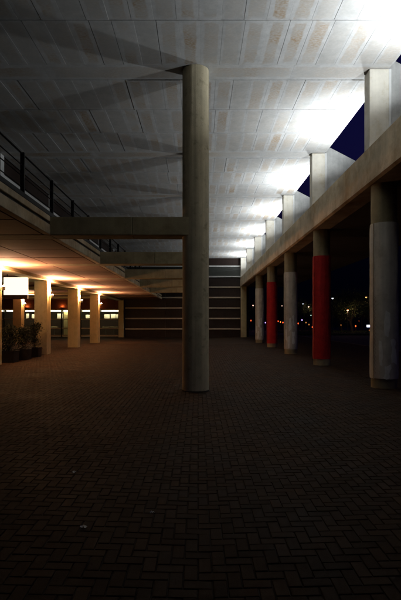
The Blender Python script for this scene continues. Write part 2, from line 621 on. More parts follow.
cells.sort(key=lambda c: c[1])
single, rest = [], []
for c in cells:
    (single if len(single) < 300 and inframe(c[0], c[1]) else rest).append(c)
pm = {}
for key, (lx, ly) in {'h': (0.2, 0.1), 'v': (0.1, 0.2)}.items():
    s = MB(); s.v = paver_verts(0, 0, lx, ly, 0.0); s.f = list(PF)
    pm[key] = s.mesh('paver'); pm[key].materials.append(M['paver'])
for cx, cy, lx, ly in single:
    o = bpy.data.objects.new('paver', pm['h' if lx > ly else 'v'])
    C.objects.link(o)
    o.parent = bed
    o.location = (cx, cy, zf(cx) + rnd.uniform(-0.0015, 0.0025))
    sl = math.atan(0.11 / 4.6) * (-1 if cx > 0 else 1)
    o.rotation_euler = (rnd.gauss(0, 0.008), sl + rnd.gauss(0, 0.008), rnd.gauss(0, 0.004))
s = MB()
for cx, cy, lx, ly in rest:
    o = len(s.v)
    for (x, y, z) in paver_verts(cx, cy, lx, ly, rnd.uniform(-0.0015, 0.0025), (rnd.gauss(0, 0.008), rnd.gauss(0, 0.008))):
        s.v.append((x, y, z + zf(x)))
    s.f += [tuple(o + k for k in q) for q in PF]
struct(s.build('paver_field', M['paver'], bed), 'stuff')

# ------------------------------------------------------------------ ceiling of precast planks
ceiling = struct(B('ceiling', M['roof'], None, XF - 0.5, XR, -30.0, END + 0.6, CEIL + 0.035, CEIL + 0.30))
rows = []            # (y0, y1, is_beam)
for k in range(-2, 7):
    yb = 11.57 + P * k
    rows.append((yb, yb + 0.72, True))
    step = (P - 0.72) / 3
    for j in range(3):
        y0 = yb + 0.72 + j * step
        if y0 + step < END + 0.3:
            rows.append((y0, y0 + step, False))
NPL = 26
PW = (XR - XF) / NPL


def plank_geo(w, l, z0, z1, bev=0.002):
    v = [(-w / 2, -l / 2, z1), (w / 2, -l / 2, z1), (w / 2, l / 2, z1), (-w / 2, l / 2, z1),
         (-w / 2, -l / 2, z0 + bev), (w / 2, -l / 2, z0 + bev), (w / 2, l / 2, z0 + bev), (-w / 2, l / 2, z0 + bev),
         (-w / 2 + bev, -l / 2 + bev, z0), (w / 2 - bev, -l / 2 + bev, z0), (w / 2 - bev, l / 2 - bev, z0), (-w / 2 + bev, l / 2 - bev, z0)]
    f = [(8, 11, 10, 9)]
    for a, b in ((4, 8), (0, 4)):
        for i in range(4):
            j = (i + 1) % 4
            f.append((a + i, a + j, b + j, b + i))
    return v, f


def plank_uv(v, f, w, l, flip):
    out = []
    for q in f:
        for i in q:
            out += [v[i][0] / w + 0.5, v[i][1] / l + 0.5] if not flip else [v[i][1] / l + 0.5, v[i][0] / w + 0.5]
    return out


pieces = []
for (y0, y1, beam) in rows:
    if beam:
        cut = [XF, -3.9, -0.40, 0.28, 2.4, XR] if y0 > 11 and y0 < 36 else [XF, -3.9, -0.06, 2.4, XR]
        for a, b in zip(cut[:-1], cut[1:]):
            pieces.append((a, b, y0 + 0.012, y1 - 0.012, 0.012, True))
    else:
        sh = rnd.uniform(-0.10, 0.10)
        xs = [XF] + [XF + PW * i + sh for i in range(1, NPL)] + [XR]
        dark = [rnd.random() < 0.16 for _ in xs]
        for i in range(NPL):
            a = xs[i] + (0.0042 if dark[i] else 0.0014)
            b = xs[i + 1] - (0.0042 if dark[i + 1] else 0.0014)
            pieces.append((a, b, y0 + 0.012, y1 - 0.012, rnd.uniform(-0.004, 0.004), False))


def vis_area(p):
    x0, x1, y0, y1 = p[:4]
    if y1 < 9.2:
        return 0
    ym = max((y0 + y1) / 2, 9.3)
    px0, px1 = 198 + 467 * x0 / ym, 198 + 467 * x1 / ym
    w = max(0, min(px1, 401) - max(px0, 0))
    return w * (6.33 * 467 / max(y0, 9.2) - 6.33 * 467 / y1)


order = sorted(range(len(pieces)), key=lambda i: -vis_area(pieces[i]))
near = set(order[:300])
cache = {}
fld = MB(); fld.uv = []
for i, (x0, x1, y0, y1, dz, beam) in enumerate(pieces):
    w, l = x1 - x0, y1 - y0
    v, f = plank_geo(w, l, 0, 0.045)
    if i in near:
        key = (round(w, 4), round(l, 3), beam)
        if key not in cache:
            s = MB(); s.v, s.f = v, f
            s.uv = plank_uv(v, f, w, l, beam)
            cache[key] = s.mesh('ceiling_plank'); cache[key].materials.append(M['plank'])
        o = bpy.data.objects.new('ceiling_plank', cache[key])
        C.objects.link(o); o.parent = ceiling
        o.location = ((x0 + x1) / 2, (y0 + y1) / 2, CEIL + dz)
    else:
        o = len(fld.v)
        fld.v += [(a + (x0 + x1) / 2, b + (y0 + y1) / 2, c + CEIL + dz) for a, b, c in v]
        fld.f += [tuple(o + q for q in t) for t in f]
        fld.uv += plank_uv(v, f, w, l, beam)
struct(fld.build('far_ceiling_planks', M['plank'], ceiling), 'stuff')


# ------------------------------------------------------------------ round columns in the middle
def shaft_mesh(r, z0, z1, seam_a=R(-97), seg=64, rowsn=26):
    s = MB()
    for i in range(rowsn + 1):
        z = z0 + (z1 - z0) * i / rowsn
        for k in range(seg):
            a = seam_a + 2 * math.pi * k / seg
            rr = r - (0.010 if k == 0 else 0) + 0.0035 * noise.noise(Vector((math.cos(a) * 2, math.sin(a) * 2, z * 1.3)))
            if abs(z % 2.45) < (z1 - z0) / rowsn * 0.5:
                rr -= 0.003
            s.v.append((rr * math.cos(a), rr * math.sin(a), z))
    for i in range(rowsn):
        for k in range(seg):
            k2 = (k + 1) % seg
            s.f.append((i * seg + k, i * seg + k2, (i + 1) * seg + k2, (i + 1) * seg + k))
    s.f.append(tuple(reversed(range(seg))))
    s.f.append(tuple(rowsn * seg + k for k in range(seg)))
    return s


cm = shaft_mesh(0.335, -0.02, CEIL - 0.002).mesh('shaft', True)
cm.materials.append(M['column'])
foot_me = MB().lathe([(0.30, -0.02), (0.352, 0.012), (0.345, 0.03), (0.336, 0.036)], seg=40).mesh('foot_joint', True)
foot_me.materials.append(M['sand'])
LBL = ['tall round concrete column standing nearest in the middle of the paved plaza',
       'round concrete column directly behind the front middle column',
       'round concrete column third along the middle row, hidden behind the front one',
       'round concrete column fourth along the middle row, hidden behind the front one',
       'round concrete column farthest along the middle row, close to the end wall']
for k in range(5):
    t = thing('round_column', LBL[k], 'column', (-0.06, ROW0 + P * k, 0), 'round columns of the middle row')
    link('shaft', cm, None, t)
    link('foot_joint', foot_me, None, t)

# ------------------------------------------------------------------ cross beams between gallery and middle columns
BL0, BL1 = EYE + 2.12, EYE + 2.57
CB = ['nearest', 'second', 'third', 'fourth', 'farthest']
for k in range(5):
    y0 = 11.56 + P * k
    t = thing('cross_beam', f'{CB[k]} concrete cross beam running from the gallery edge to the middle column row', 'beam',
              (-2, y0 + 0.3, BL0), 'cross beams of the gallery')
    t.location = (0, 0, 0)
    B('beam_segment', M['concrete'], t, -8.0, -3.668, y0, y0 + 0.6, BL0 - 0.004, BL1 - 0.005, 0.006)
    B('beam_segment', M['concrete'], t, -3.66, -1.642, y0, y0 + 0.6, BL0 - 0.004, BL1, 0.012)
    B('beam_segment', M['concrete'], t, -1.634, -0.08, y0, y0 + 0.6, BL0 - 0.004, BL1, 0.012)

# ------------------------------------------------------------------ gallery on the left: slab, soffit panels, fascia
gal = thing('gallery', 'raised concrete gallery with panelled underside along the left of the plaza', 'gallery', (0, 0, 0))
B('deck_slab', M['roof'], gal, -22, -3.83, -30.0, END, SOFFIT + 0.10, BL1 - 0.02)
for k in range(-1, 6):
    ya = 12.16 + P * k
    yb = ya + P - 0.6 if k < 5 else END - 0.3
    if ya > END:
        break
    B('fascia', M['beam'], gal, -3.81, -3.65, ya + 0.004, yb - 0.004, EYE + 2.12, EYE + 2.37, 0.01)
    B('fascia_groove', M['dark'], gal, -3.83, -3.70, ya + 0.004, yb - 0.004, EYE + 2.371, EYE + 2.44)
    B('upper_fascia', M['beam'], gal, -3.83, -3.655, ya + 0.004, yb - 0.004, EYE + 2.441, EYE + 2.585, 0.008)
    n = 3
    for j in range(n):
        p0, p1 = ya + (yb - ya) * j / n, ya + (yb - ya) * (j + 1) / n
        for a, b in ((-5.62, -3.82), (-7.44, -5.62), (-10.2, -8.1), (-12.3, -10.2), (-14.4, -12.3)):
            dz = rnd.uniform(-0.004, 0.004)
            B('soffit_panel', M['soffit'], gal, a + 0.012, b - 0.012, p0 + 0.02, p1 - 0.02, SOFFIT + dz, SOFFIT + 0.09, 0.01)
        B('soffit_panel', M['soffit'], gal, -22, -14.41, p0 + 0.009, p1 - 0.009, SOFFIT, SOFFIT + 0.09)
B('edge_beam', M['pillar'], gal, -8.09, -7.45, 5.2, 46.5, EYE + 1.985, SOFFIT + 0.08, 0.008)
for k in range(1, 6):
    y0 = 11.70 + P * k
    B('tie_beam', M['pillar'], gal, -22, -8.10, y0, y0 + 0.4, EYE + 1.96, SOFFIT + 0.06, 0.008)

# railing
ral = thing('railing', 'black steel railing with four thin rails along the gallery edge', 'railing', (0, 0, 0))
RX = -3.72
post_me = MB().box(-0.042, 0.042, -0.03, 0.03, EYE + 2.587, EYE + 3.565, 0.005).mesh('post')
post_me.materials.append(M['black'])
for n in range(-2, 19):
    link('post', post_me, None, ral, (RX, 9.9 + n * 1.9717, 0))
for h, rr in ((3.53, 0.020), (3.285, 0.012), (3.06, 0.012), (2.83, 0.012)):
    MB().tube([(RX + 0.001, 5.5, EYE + h), (RX + 0.001, 25, EYE + h), (RX + 0.001, END - 0.4, EYE + h)], rr).build('rail', M['black'], ral, True)
B('toe_board', M['black'], ral, RX + 0.05, RX + 0.066, 5.5, END - 0.4, EYE + 2.588, EYE + 2.69)

# upper facade behind the gallery
fac = thing('upper_facade', 'brown clad upper storey wall with white frames behind the black railing', 'wall', (0, 0, 0))
B('wall', M['dark'], fac, XF - 0.45, XF - 0.12, -30.0, END, BL1, CEIL + 0.03)
for k in range(-1, 6):
    ya, yb = ROW0 + P * k, ROW0 + P * (k + 1)
    yb = min(yb, END)
    B('cladding_panel', M['brown'], fac, XF - 0.118, XF - 0.03, ya + 0.165, yb - 0.165, EYE + 5.63, CEIL - 0.015, 0.004)
    w = B('window', M['greyglass'], fac, XF - 0.118, XF - 0.07, ya + 0.165, yb - 0.165, BL1 + 0.3, EYE + 5.47)
    B('white_transom', M['white'], fac, XF - 0.118, XF + 0.02, ya + 0.165, yb - 0.165, EYE + 5.475, EYE + 5.625, 0.006)
    B('white_mullion', M['white'], fac, XF - 0.118, XF + 0.06, ya - 0.16, ya + 0.16, BL1 + 0.004, CEIL - 0.012, 0.006)
    B('sill', M['ledge'], fac, XF - 0.118, XF, ya + 0.165, yb - 0.165, BL1 + 0.004, BL1 + 0.296, 0.006)

# ------------------------------------------------------------------ square pillars with uplights under the gallery
pil_me = MB().box(-0.315, 0.315, -0.315, 0.315, zf(5) - 0.02, EYE + 1.984, 0.018).mesh('shaft')
pil_me.materials.append(M['pillar'])
PL = ['square concrete pillar at the left of the picture, nearest of the lit row',
      'square concrete pillar at the left picture edge beside the first planter',
      'square lit concrete pillar right behind the row of planters',
      'square lit concrete pillar, second beyond the planters',
      'square lit concrete pillar farthest along the gallery row']
ULN = ['', 'at the left picture edge', 'just behind the planters', 'second beyond the planters', 'farthest along the row']
spot_body = MB().lathe([(0.03, 2.92), (0.062, 2.93), (0.066, 3.0), (0.07, 3.055), (0.064, 3.06)], seg=20).mesh('lamp_body', True)
spot_body.materials.append(M['steel'])
spot_lens = MB().lathe([(0.060, 3.061), (0.056, 3.08), (0.042, 3.10), (0.015, 3.112)], seg=20).mesh('lens', True)
spot_lens.materials.append(M['spot_e'])
brk = MB().box(-0.13, -0.05, -0.018, 0.018, 2.955, 2.99, 0.004).box(-0.135, -0.122, -0.05, 0.05, 2.90, 3.05, 0.003).mesh('bracket')
brk.materials.append(M['steel'])
for k in range(1, 5):
    yc = 11.51 + P * k
    t = thing('square_pillar', PL[k], 'pillar', (-7.765, yc, 0), 'square pillars under the gallery')
    link('shaft', pil_me, None, t)
    lab = f'small steel uplight on the side of the square pillar {ULN[k]}'.strip() if k else 'small steel uplight on the pillar just outside the left picture edge'
    u = thing('wall_uplight', lab, 'lamp', (-7.305, yc + 0.1, 0), 'uplights on the square pillars')
    link('lamp_body', spot_body, None, u)
    link('lens', spot_lens, None, u)
    link('bracket', brk, None, u)
    light('uplight_bulb', 'AREA', (0, 0, 3.125), UPLIGHT_W, UPC, u, 0.10, rot=(R(180), R(9), 0), spread=R(158))
    light('uplight_glow', 'POINT', (0.02, 0, 3.19), SPILL_W, SPC, u, 0.12)
t = thing('square_pillar', 'pale square pillar of the inner row, below the white light box', 'pillar', (-13.55, 11.6 + P * 4, 0))
link('shaft', pil_me, None, t)
u = thing('wall_uplight', 'small steel uplight on the inner pillar below the white light box', 'lamp', (-13.09, 11.7 + P * 4, 0))
link('lamp_body', spot_body, None, u); link('lens', spot_lens, None, u); link('bracket', brk, None, u)
light('uplight_glow', 'POINT', (0.02, 0, 3.19), SPILL_W, SPC, u, 0.12)
light('uplight_bulb', 'AREA', (0, 0, 3.125), UPLIGHT_W, UPC, u, 0.10, rot=(R(180), R(9), 0), spread=R(158))
t = thing('square_pillar', 'square concrete pier standing against the end wall left of the banded wall', 'pillar', (0, 0, 0))
B('shaft', M['pillar'], t, -7.93, -7.42, 46.5, 47.0, zf(7) - 0.02, SOFFIT - 0.004, 0.015)

# ------------------------------------------------------------------ right side: parapet beam, stubs, fins, slab, round wrapped columns
pb = thing('parapet_beam', 'long concrete parapet beam carried by the round columns on the right', 'beam', (0, 0, 0))
H0, H1 = EYE + 3.40, EYE + 4.36
for k in range(-2, 6):
    ya = ROW0 + P * k
    yb = ROW0 + P * (k + 1)
    m = MB().prism([(4.34, H0), (4.28, H0 + 0.06), (4.28, H0 + 0.15), (4.292, H0 + 0.162), (4.292, H1 - 0.015), (4.307, H1), (4.885, H1), (4.90, H1 - 0.015), (4.90, H0)],
                   'y', ya + 0.004, yb - 0.004)
    m.build('beam_segment', M['beam'], pb)
B('side_slab', M['roof'], pb, 4.902, 9.2, ROW0 - 7 * P, 47.2, H0 + 0.003, H0 + 0.32, 0.01)
B('edge_upstand', M['concrete'], pb, 9.0, 9.2, ROW0 - 2 * P, 47.2, H0 + 0.322, H0 + 0.75, 0.01)
STL = ['nearest', 'second', 'third', 'fourth', 'fifth', 'sixth', 'farthest']
for k in range(-1, 7):
    yc = 11.92 + P * k
    if k == 6:
        yc = 47.2
    t = thing('roof_post', (f'{STL[k]} short concrete post between the right parapet beam and the ceiling' if k >= 0 else
              'short concrete roof post above the right parapet beam, beside the camera'), 'post', (0, yc, 0), 'roof posts on the parapet beam')
    B('shaft', M['stub'], t, 4.312, 4.80, -0.19, 0.19, H1 - 0.02, CEIL - 0.004, 0.012)
    B('pipe_strip', M['white'], t, 4.803, 4.875, -0.16, -0.06, H1 - 0.02, CEIL + 0.02, 0.01)
    MB().prism([(4.878, H0 + 0.30), (8.99, H0 + 0.30), (8.99, EYE + 4.52), (4.878, EYE + 6.66)], 'y', -0.06, 0.10).build('raking_fin', M['fin'], t)


def wrap_mesh(r, z0, z1, amp, seed, seg=72, rowsn=34):
    s = MB()
    for i in range(rowsn + 1):
        z = z0 + (z1 - z0) * i / rowsn
        for k in range(seg):
            a = 2 * math.pi * k / seg
            p = Vector((math.cos(a) * 3, math.sin(a) * 3, z * 1.1 + seed * 7))
            rr = r + amp * noise.noise(p) + amp * 0.6 * noise.noise(Vector((math.cos(a) * 7, math.sin(a) * 7, z * 5 + seed)))
            if i in (0, rowsn):
                rr -= 0.006
            s.v.append((rr * math.cos(a), rr * math.sin(a), z))
    for i in range(rowsn):
        for k in range(seg):
            k2 = (k + 1) % seg
            s.f.append((i * seg + k, i * seg + k2, (i + 1) * seg + k2, (i + 1) * seg + k))
    # close back onto the shaft
    for i, d in ((0, 1), (rowsn, -1)):
        o = len(s.v)
        for k in range(seg):
            a = 2 * math.pi * k / seg
            s.v.append((0.311 * math.cos(a), 0.311 * math.sin(a), z0 if i == 0 else z1))
        for k in range(seg):
            k2 = (k + 1) % seg
            q = (i * seg + k, o + k, o + k2, i * seg + k2)
            s.f.append(q if d == 1 else tuple(reversed(q)))
    return s


def patch(r, a0, a1, z0, z1, seed):
    s = MB(); n = 9; q = 6
    rr_ = random.Random(seed)
    lean = rr_.uniform(-0.12, 0.12)
    ca = (a0 + a1) / 2; hw = (a1 - a0) / 2
    for i in range(n + 1):
        t = i / n
        w = hw * (0.55 + 0.45 * abs(math.sin(3.1 * t + seed)) + rr_.uniform(-0.08, 0.08))
        c = ca + lean * (t - 0.5) + rr_.uniform(-0.02, 0.02)
        for k in range(q + 1):
            a = c - w + 2 * w * k / q
            s.v.append((r * math.cos(a), r * math.sin(a), z0 + (z1 - z0) * t + 0.03 * math.sin(a * 9 + seed) * (1 if i in (0, n) else 0)))
    for i in range(n):
        for k in range(q):
            a = i * (q + 1) + k
            s.f.append((a, a + 1, a + q + 2, a + q + 1))
    return s


sh_me = shaft_mesh(0.31, -0.02, H0 - 0.002 - 0.11, R(-110), 48, 12).mesh('shaft', True)
sh_me.materials.append(M['concrete'])
CL = ['white wrapped round column nearest the camera at the right picture edge',
      'red wrapped round column nearest the camera, second on the right',
      'white wrapped round column between the two red ones',
      'smaller looking red wrapped round column, farther of the two',
      'white wrapped round column farthest along the right row']
for k in range(5):
    red = k % 2 == 1
    t = thing('wrapped_column', CL[k], 'column', (4.68, 11.75 + P * k, 0.11), 'wrapped columns under the parapet beam')
    link('shaft', sh_me, None, t)
    z0, z1 = 0.235, EYE + 2.42 - 0.11
    w = wrap_mesh(0.338, z0, z1, 0.007 if red else 0.010, k).build('fabric_wrap', M['wrapr' if red else 'wrapw'], t, True)
    # overlap seam with lacing down the plaza side
    a = R(205)
    pts = [((0.352 + 0.004 * math.sin(i * 1.7)) * math.cos(a + 0.01 * math.sin(i * 0.9)), (0.352 + 0.004 * math.sin(i * 1.7)) * math.sin(a + 0.01 * math.sin(i * 0.9)), z0 + 0.01 + (z1 - z0 - 0.02) * i / 24) for i in range(25)]
    MB().tube(pts, 0.011, 6).build('seam', M['wrapr' if red else 'rope'], w, True)
    if not red:
        s = MB()
        zz = []
        for i in range(40):
            aa = a + (0.03 if i % 2 else 0.20)
            zz.append((0.352 * math.cos(aa), 0.352 * math.sin(aa), z0 + 0.15 + 1.9 * i / 39))
        s.tube(zz, 0.004, 4).build('lacing_cord', M['rope'], w)
        spots = [(-118, -94, 1.18, 1.80), (-92, -66, 0.52, 1.12), (-128, -104, 0.30, 0.9), (-150, -130, 0.7, 1.25), (-88, -70, 1.4, 1.9)]
        if k == 0:
            spots = [(-112, -88, 1.28, 1.90), (-86, -58, 0.62, 1.20), (-112, -86, 0.26, 0.58), (-132, -116, 0.55, 1.15)]
        for i, (b0, b1, h0, h1) in enumerate(spots):
            patch(0.356, R(b0), R(b1), h0, h1, k * 5 + i).build('paper_patch', M['paper'], w, True)
t = thing('square_pillar', 'square concrete pier at the right end of the banded wall', 'pillar', (0, 0, 0))
B('shaft', M['pillar'], t, 4.33, 4.88, 46.9, 47.35, 0.09, H0 - 0.006, 0.015)

# floodlights standing on the parapet beam between the roof posts
FL = ['nearest', 'second', 'third', 'fourth', 'fifth', 'sixth', 'farthest']
yoke_me = MB().box(-0.04, 0.04, -0.04, 0.04, H0 + 0.318, H1 - 0.16, 0.003).box(-0.05, 0.05, -0.16, 0.16, H1 - 0.162, H1 - 0.14, 0.003).box(-0.02, 0.02, -0.175, -0.16, H1 - 0.15, H1 + 0.12).box(-0.02, 0.02, 0.16, 0.175, H1 - 0.15, H1 + 0.12).mesh('yoke')
yoke_me.materials.append(M['black'])
house = MB().prism([(-0.12, -0.05), (0.12, -0.05), (0.15, 0.05), (-0.15, 0.05)], 'y', -0.155, 0.155).mesh('housing')
house.materials.append(M['black'])
lens_me = MB().box(-0.13, 0.13, -0.14, 0.14, 0.051, 0.054).mesh('lens')
lens_me.materials.append(M['flood_e'])
TILT = R(-22)
for k in range(7):
    t = thing('floodlight', f'{FL[k]} black floodlight aimed at the ceiling from behind the right parapet', 'lamp', (5.60, 8.89 + P * k, 0), 'floodlights behind the parapet')
    link('yoke', yoke_me, None, t)
    h = link('housing', house, None, t, (0, 0, H1 + 0.10))
    h.rotation_euler = (0, TILT, 0)
    ln = link('lens', lens_me, None, h)
    light('flood_bulb', 'AREA', (0, 0, 0.062), FLOOD_W, (0.90, 0.96, 1.0), h, 0.26, 0.28, rot=(R(180), 0, 0), spread=R(143))

# ------------------------------------------------------------------ end wall with horizontal bands
ew = thing('end_wall', 'dark brown end wall crossed by pale horizontal ledges behind the columns', 'wall', (0, 0, 0))
B('wall', M['dark'], ew, -7.4, 5.2, END + 0.1, END + 0.4, -0.05, CEIL + 0.03)
hs = [EYE + h for h in (5.52, 4.46, 3.39, 2.33, 1.27, 0.2, -0.86)]
tops = [CEIL - 0.01] + [h - 0.07 for h in hs]
bots = [h + 0.07 for h in hs] + [0.0]
for i, (a, b) in enumerate(zip(tops, bots)):
    for x0, x1 in ((-7.4, -3.3), (-3.3, 0.5), (0.5, 4.3)):
        B('band_panel', M['greyglass'] if i == 1 else M['brown'], ew, x0 + 0.006, x1 - 0.006, END, END + 0.098, b + 0.003, a - 0.003, 0.004)
for i, h in enumerate(hs):
    B('ledge', M['white'] if i < 2 else M['ledge'], ew, -7.4, 4.32, END - 0.13, END + 0.097, h - 0.068, h + 0.068, 0.012)  # top two ledges whiter: lamplight on them painted into the colour

# ------------------------------------------------------------------ glazed cafe front at the far left
cf = thing('cafe_building', 'dark red wall above lit cafe windows at the far left end', 'shopfront', (0, 0, 0))
B('wall', M['redwall'], cf, -22, -7.95, END, END + 0.25, EYE + 1.12, SOFFIT + 0.09)
B('back_wall', M['brown'], cf, -22, -7.95, END + 3.6, END + 3.8, 0.1, SOFFIT)
B('side_wall', M['dark'], cf, -7.95, -7.75, END + 0.26, END + 3.6, 0.1, SOFFIT)
B('inner_ceiling', M['soffit'], cf, -22, -7.95, END + 0.26, END + 3.6, EYE + 1.13, EYE + 1.2)
for h, d in ((0.13, 0.05), (-0.80, 0.05), (-1.55, 0.08)):
    B('transom', M['ledge'], cf, -22, -7.95, END - 0.04, END + 0.1, EYE + h - d, EYE + h + d, 0.006)
xm = [-8.05 - 1.95 * i for i in range(8)]
for x in xm:
    B('mullion', M['black'], cf, x - 0.05, x + 0.05, END - 0.06, END + 0.12, 0.1, EYE + 1.115, 0.006)
for a, b in zip(xm[1:], xm[:-1]):
    for z0, z1 in ((EYE + 0.185, EYE + 1.11), (EYE - 0.745, EYE + 0.075), (EYE - 1.465, EYE - 0.855)):
        B('pane', M['glass'], cf, a + 0.055, b - 0.055, END + 0.02, END + 0.032, z0, z1)
B('side_return', M['dark'], cf, -22.3, -22.0, 5, END + 3.6, 0.1, SOFFIT)
# strip lights behind the glass
for i, (a, b) in enumerate(zip(xm[1:], xm[:-1])):
    t = thing('strip_light', f'{ORD[i]} lit white strip light behind the cafe glass, counting from the end wall pier', 'lamp', ((a + b) / 2, END + 0.35, EYE + 0.97), 'strip lights in the cafe')
    B('tube', M['tube_e'], t, -0.86, 0.86, -0.045, 0.045, -0.035, 0.06, 0.02)
    B('housing', M['white'], t, -0.90, 0.90, -0.07, 0.07, 0.078, 0.158)
    light('strip_bulb', 'AREA', (0, 0.02, -0.06), 16, (1.0, 0.78, 0.45), t, 1.6, 0.08, rot=(R(35), 0, 0))
# posters in the windows
k = 0
for x, w in ((-8.35, 0.18), (-8.75, 0.5), (-9.4, 0.55), (-10.4, 0.5), (-11.3, 0.6), (-14.25, 0.55), (-13.35, 0.3), (-16.9, 0.5), (-17.6, 0.3), (-18.6, 0.5)):
    o = B('notice_board', M['paper'], None, x - w / 2, x + w / 2, END + 0.66, END + 0.675, EYE + 0.22, EYE + 0.22 + rnd.uniform(0.36, 0.5))
    tag(o, f'{["first","second","third","fourth","fifth","sixth","seventh","eighth","ninth","tenth"][k]} pale notice board behind the cafe glass counting from the end wall pier', 'notice board', 'notice boards in the cafe')
    k += 1


def cafe_table(x, y, label):
    t = thing('cafe_table', label, 'table', (x, y, 0.11), 'tables inside the cafe')
    MB().lathe([(0.02, 0.97), (0.36, 0.97), (0.375, 0.985), (0.375, 1.005), (0.36, 1.015)], seg=28).build('table_top', M['wood'], t, True)
    MB().lathe([(0.05, 0.03), (0.04, 0.06), (0.035, 0.97)], seg=16).build('pedestal', M['steel'], t, True)
    MB().lathe([(0.22, 0.0), (0.22, 0.02), (0.06, 0.04)], seg=24).build('base', M['steel'], t, True)


cafe_table(-8.72, END + 0.9, 'round pedestal table inside the cafe nearest the end wall pier')
cafe_table(-9.55, END + 0.9, 'round pedestal table inside the cafe beside the farthest lit pillar')
cafe_table(-14.9, END + 1.0, 'round pedestal table inside the cafe seen between the lit pillars')
t = thing('inner_column', 'dim square column behind the cafe glass between the lit pillars', 'column', (-13.6, END + 0.75, 0.1))
B('shaft', M['pillar'], t, -0.24, 0.24, -0.2, 0.2, 0.0, EYE + 1.02, 0.01)
# floor of the cafe
struct(B('cafe_floor', M['dark'], None, -22, -7.95, END + 0.12, END + 3.6, 0.08, 0.112))
# sconces
for i, x in enumerate((-10.2, -13.8, -17.4)):
    t = thing('wall_sconce', ['half bowl wall lamp hidden behind the farthest lit pillar', 'half bowl wall lamp glowing orange between two lit pillars on the red wall',
              'half bowl wall lamp glowing orange above the planters on the red wall'][i], 'lamp', (x, END - 0.12, EYE + 1.32), 'wall lamps of the cafe')
    MB().lathe([(0.03, -0.10), (0.09, -0.06), (0.13, 0.02), (0.118, 0.02), (0.08, -0.04)], seg=20).build('bowl', M['black'], t, True)
    MB().lathe([(0.02, -0.03), (0.075, -0.02), (0.075, 0.0), (0.02, 0.01)], seg=16).build('bulb', M['sconce_e'], t, True)
    light('sconce_bulb', 'POINT', (0, 0, 0.08), 7, (1.0, 0.36, 0.10), t, 0.04)

# suspended white light box
lb = thing('light_box', 'glowing white box sign hung under the gallery above the planters', 'sign', (-8.34, 21.4, EYE))
B('lit_panel', M['box_e'], lb, -0.53, 0.53, -0.10, 0.10, 1.17, 1.97, 0.01)
B('bottom_frame', M['brown'], lb, -0.545, 0.545, -0.12, 0.12, 0.98, 1.168, 0.01)
for sx in (-0.4, 0.4):
    B('hanger', M['black'], lb, sx - 0.02, sx + 0.02, -0.02, 0.02, 1.972, 2.118)

# ------------------------------------------------------------------ planters with shrubs


def leaf_cloud(n, fpos, size, rr):
    s = MB()
    for _ in range(n):
        p = fpos(rr)
        if p is None:
            continue
        d = Vector((rr.gauss(0, 1), rr.gauss(0, 1), rr.gauss(0, 0.8))).normalized()
        u = d.orthogonal().normalized()
        w = d.cross(u)
        L = size * rr.uniform(0.6, 1.3)
        W = L * 0.42
        o = len(s.v)
        s.v += [tuple(p - u * L * 0.5), tuple(p + w * W * 0.5 + d * L * 0.08), tuple(p + u * L * 0.5), tuple(p - w * W * 0.5 + d * L * 0.08)]
        s.f += [(o, o + 1, o + 2), (o, o + 2, o + 3)]
    return s


def planter(x, y, w, h, ph, seed, label):
    rr = random.Random(seed)
    t = thing('planter', label, 'planter', (x, y, zf(x)), 'planters between the pillars')
    b = w / 2
    m = MB()
    pts_o = [(-b * 0.94, 0), (b * 0.94, 0), (b, h), (b - 0.03, h), (b - 0.03, h - 0.06), (-b + 0.03, h - 0.06), (-b + 0.03, h), (-b, h)]
    o = 0
    prof = [(b * 0.93, 0.0), (b * 0.99, h - 0.05), (b * 1.03, h - 0.048), (b * 1.03, h), (b - 0.035, h), (b - 0.035, h - 0.05)]
    for r, z in prof:
        for sx, sy in ((-1, -1), (1, -1), (1, 1), (-1, 1)):
            m.v.append((sx * r, sy * r, z))
    for i in range(len(prof) - 1):
        for k in range(4):
            k2 = (k + 1) % 4
            m.f.append((i * 4 + k, i * 4 + k2, i * 4 + 4 + k2, i * 4 + 4 + k))
    m.f.append((3, 2, 1, 0))
    m.build('box', M['planter'], t)
    B('soil', M['soil'], t, -b + 0.037, b - 0.037, -b + 0.037, b - 0.037, h - 0.12, h - 0.045)
    st = MB()
    tips = []
    for i in range(6):
        a = rr.uniform(0, 6.28)
        q = rr.uniform(0.05, 0.24)
        top = Vector((math.cos(a) * q, math.sin(a) * q, h + ph * rr.uniform(0.6, 0.97)))
        st.tube([(rr.uniform(-.04, .04), rr.uniform(-.04, .04), h - 0.06), (top.x * 0.5, top.y * 0.5, h + (top.z - h) * 0.5), tuple(top)], [0.014, 0.010, 0.004], 5)
        tips.append(top)
    st.build('stem', M['bark'], t)
    cl = [(Vector((rr.gauss(0, 0.12), rr.gauss(0, 0.12), h + ph * rr.uniform(0.12, 0.8))), rr.uniform(0.06, 0.13)) for _ in range(18)] + [(p, rr.uniform(0.05, 0.09)) for p in tips]

    def fp(r):
        c, q = r.choice(cl)
        return c + Vector((r.gauss(0, q), r.gauss(0, q), r.gauss(0, q)))
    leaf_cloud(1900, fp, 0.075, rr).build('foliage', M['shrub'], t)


planter(-7.55, 18.72, 0.56, 0.47, 0.95, 1, 'black box planter with shrub nearest the left picture edge')
planter(-7.50, 20.0, 0.56, 0.47, 1.0, 2, 'black box planter with dense shrub in the middle of three')
planter(-7.53, 21.5, 0.52, 0.44, 1.12, 3, 'black box planter with tall loose shrub beside the lit square pillar')

# ------------------------------------------------------------------ night surroundings beyond the right side


def px(x, y, Y):                # a point at depth Y from a measured bearing
    return ((x - 198) * Y / 467, Y, EYE + (320.5 - y) * Y / 467)


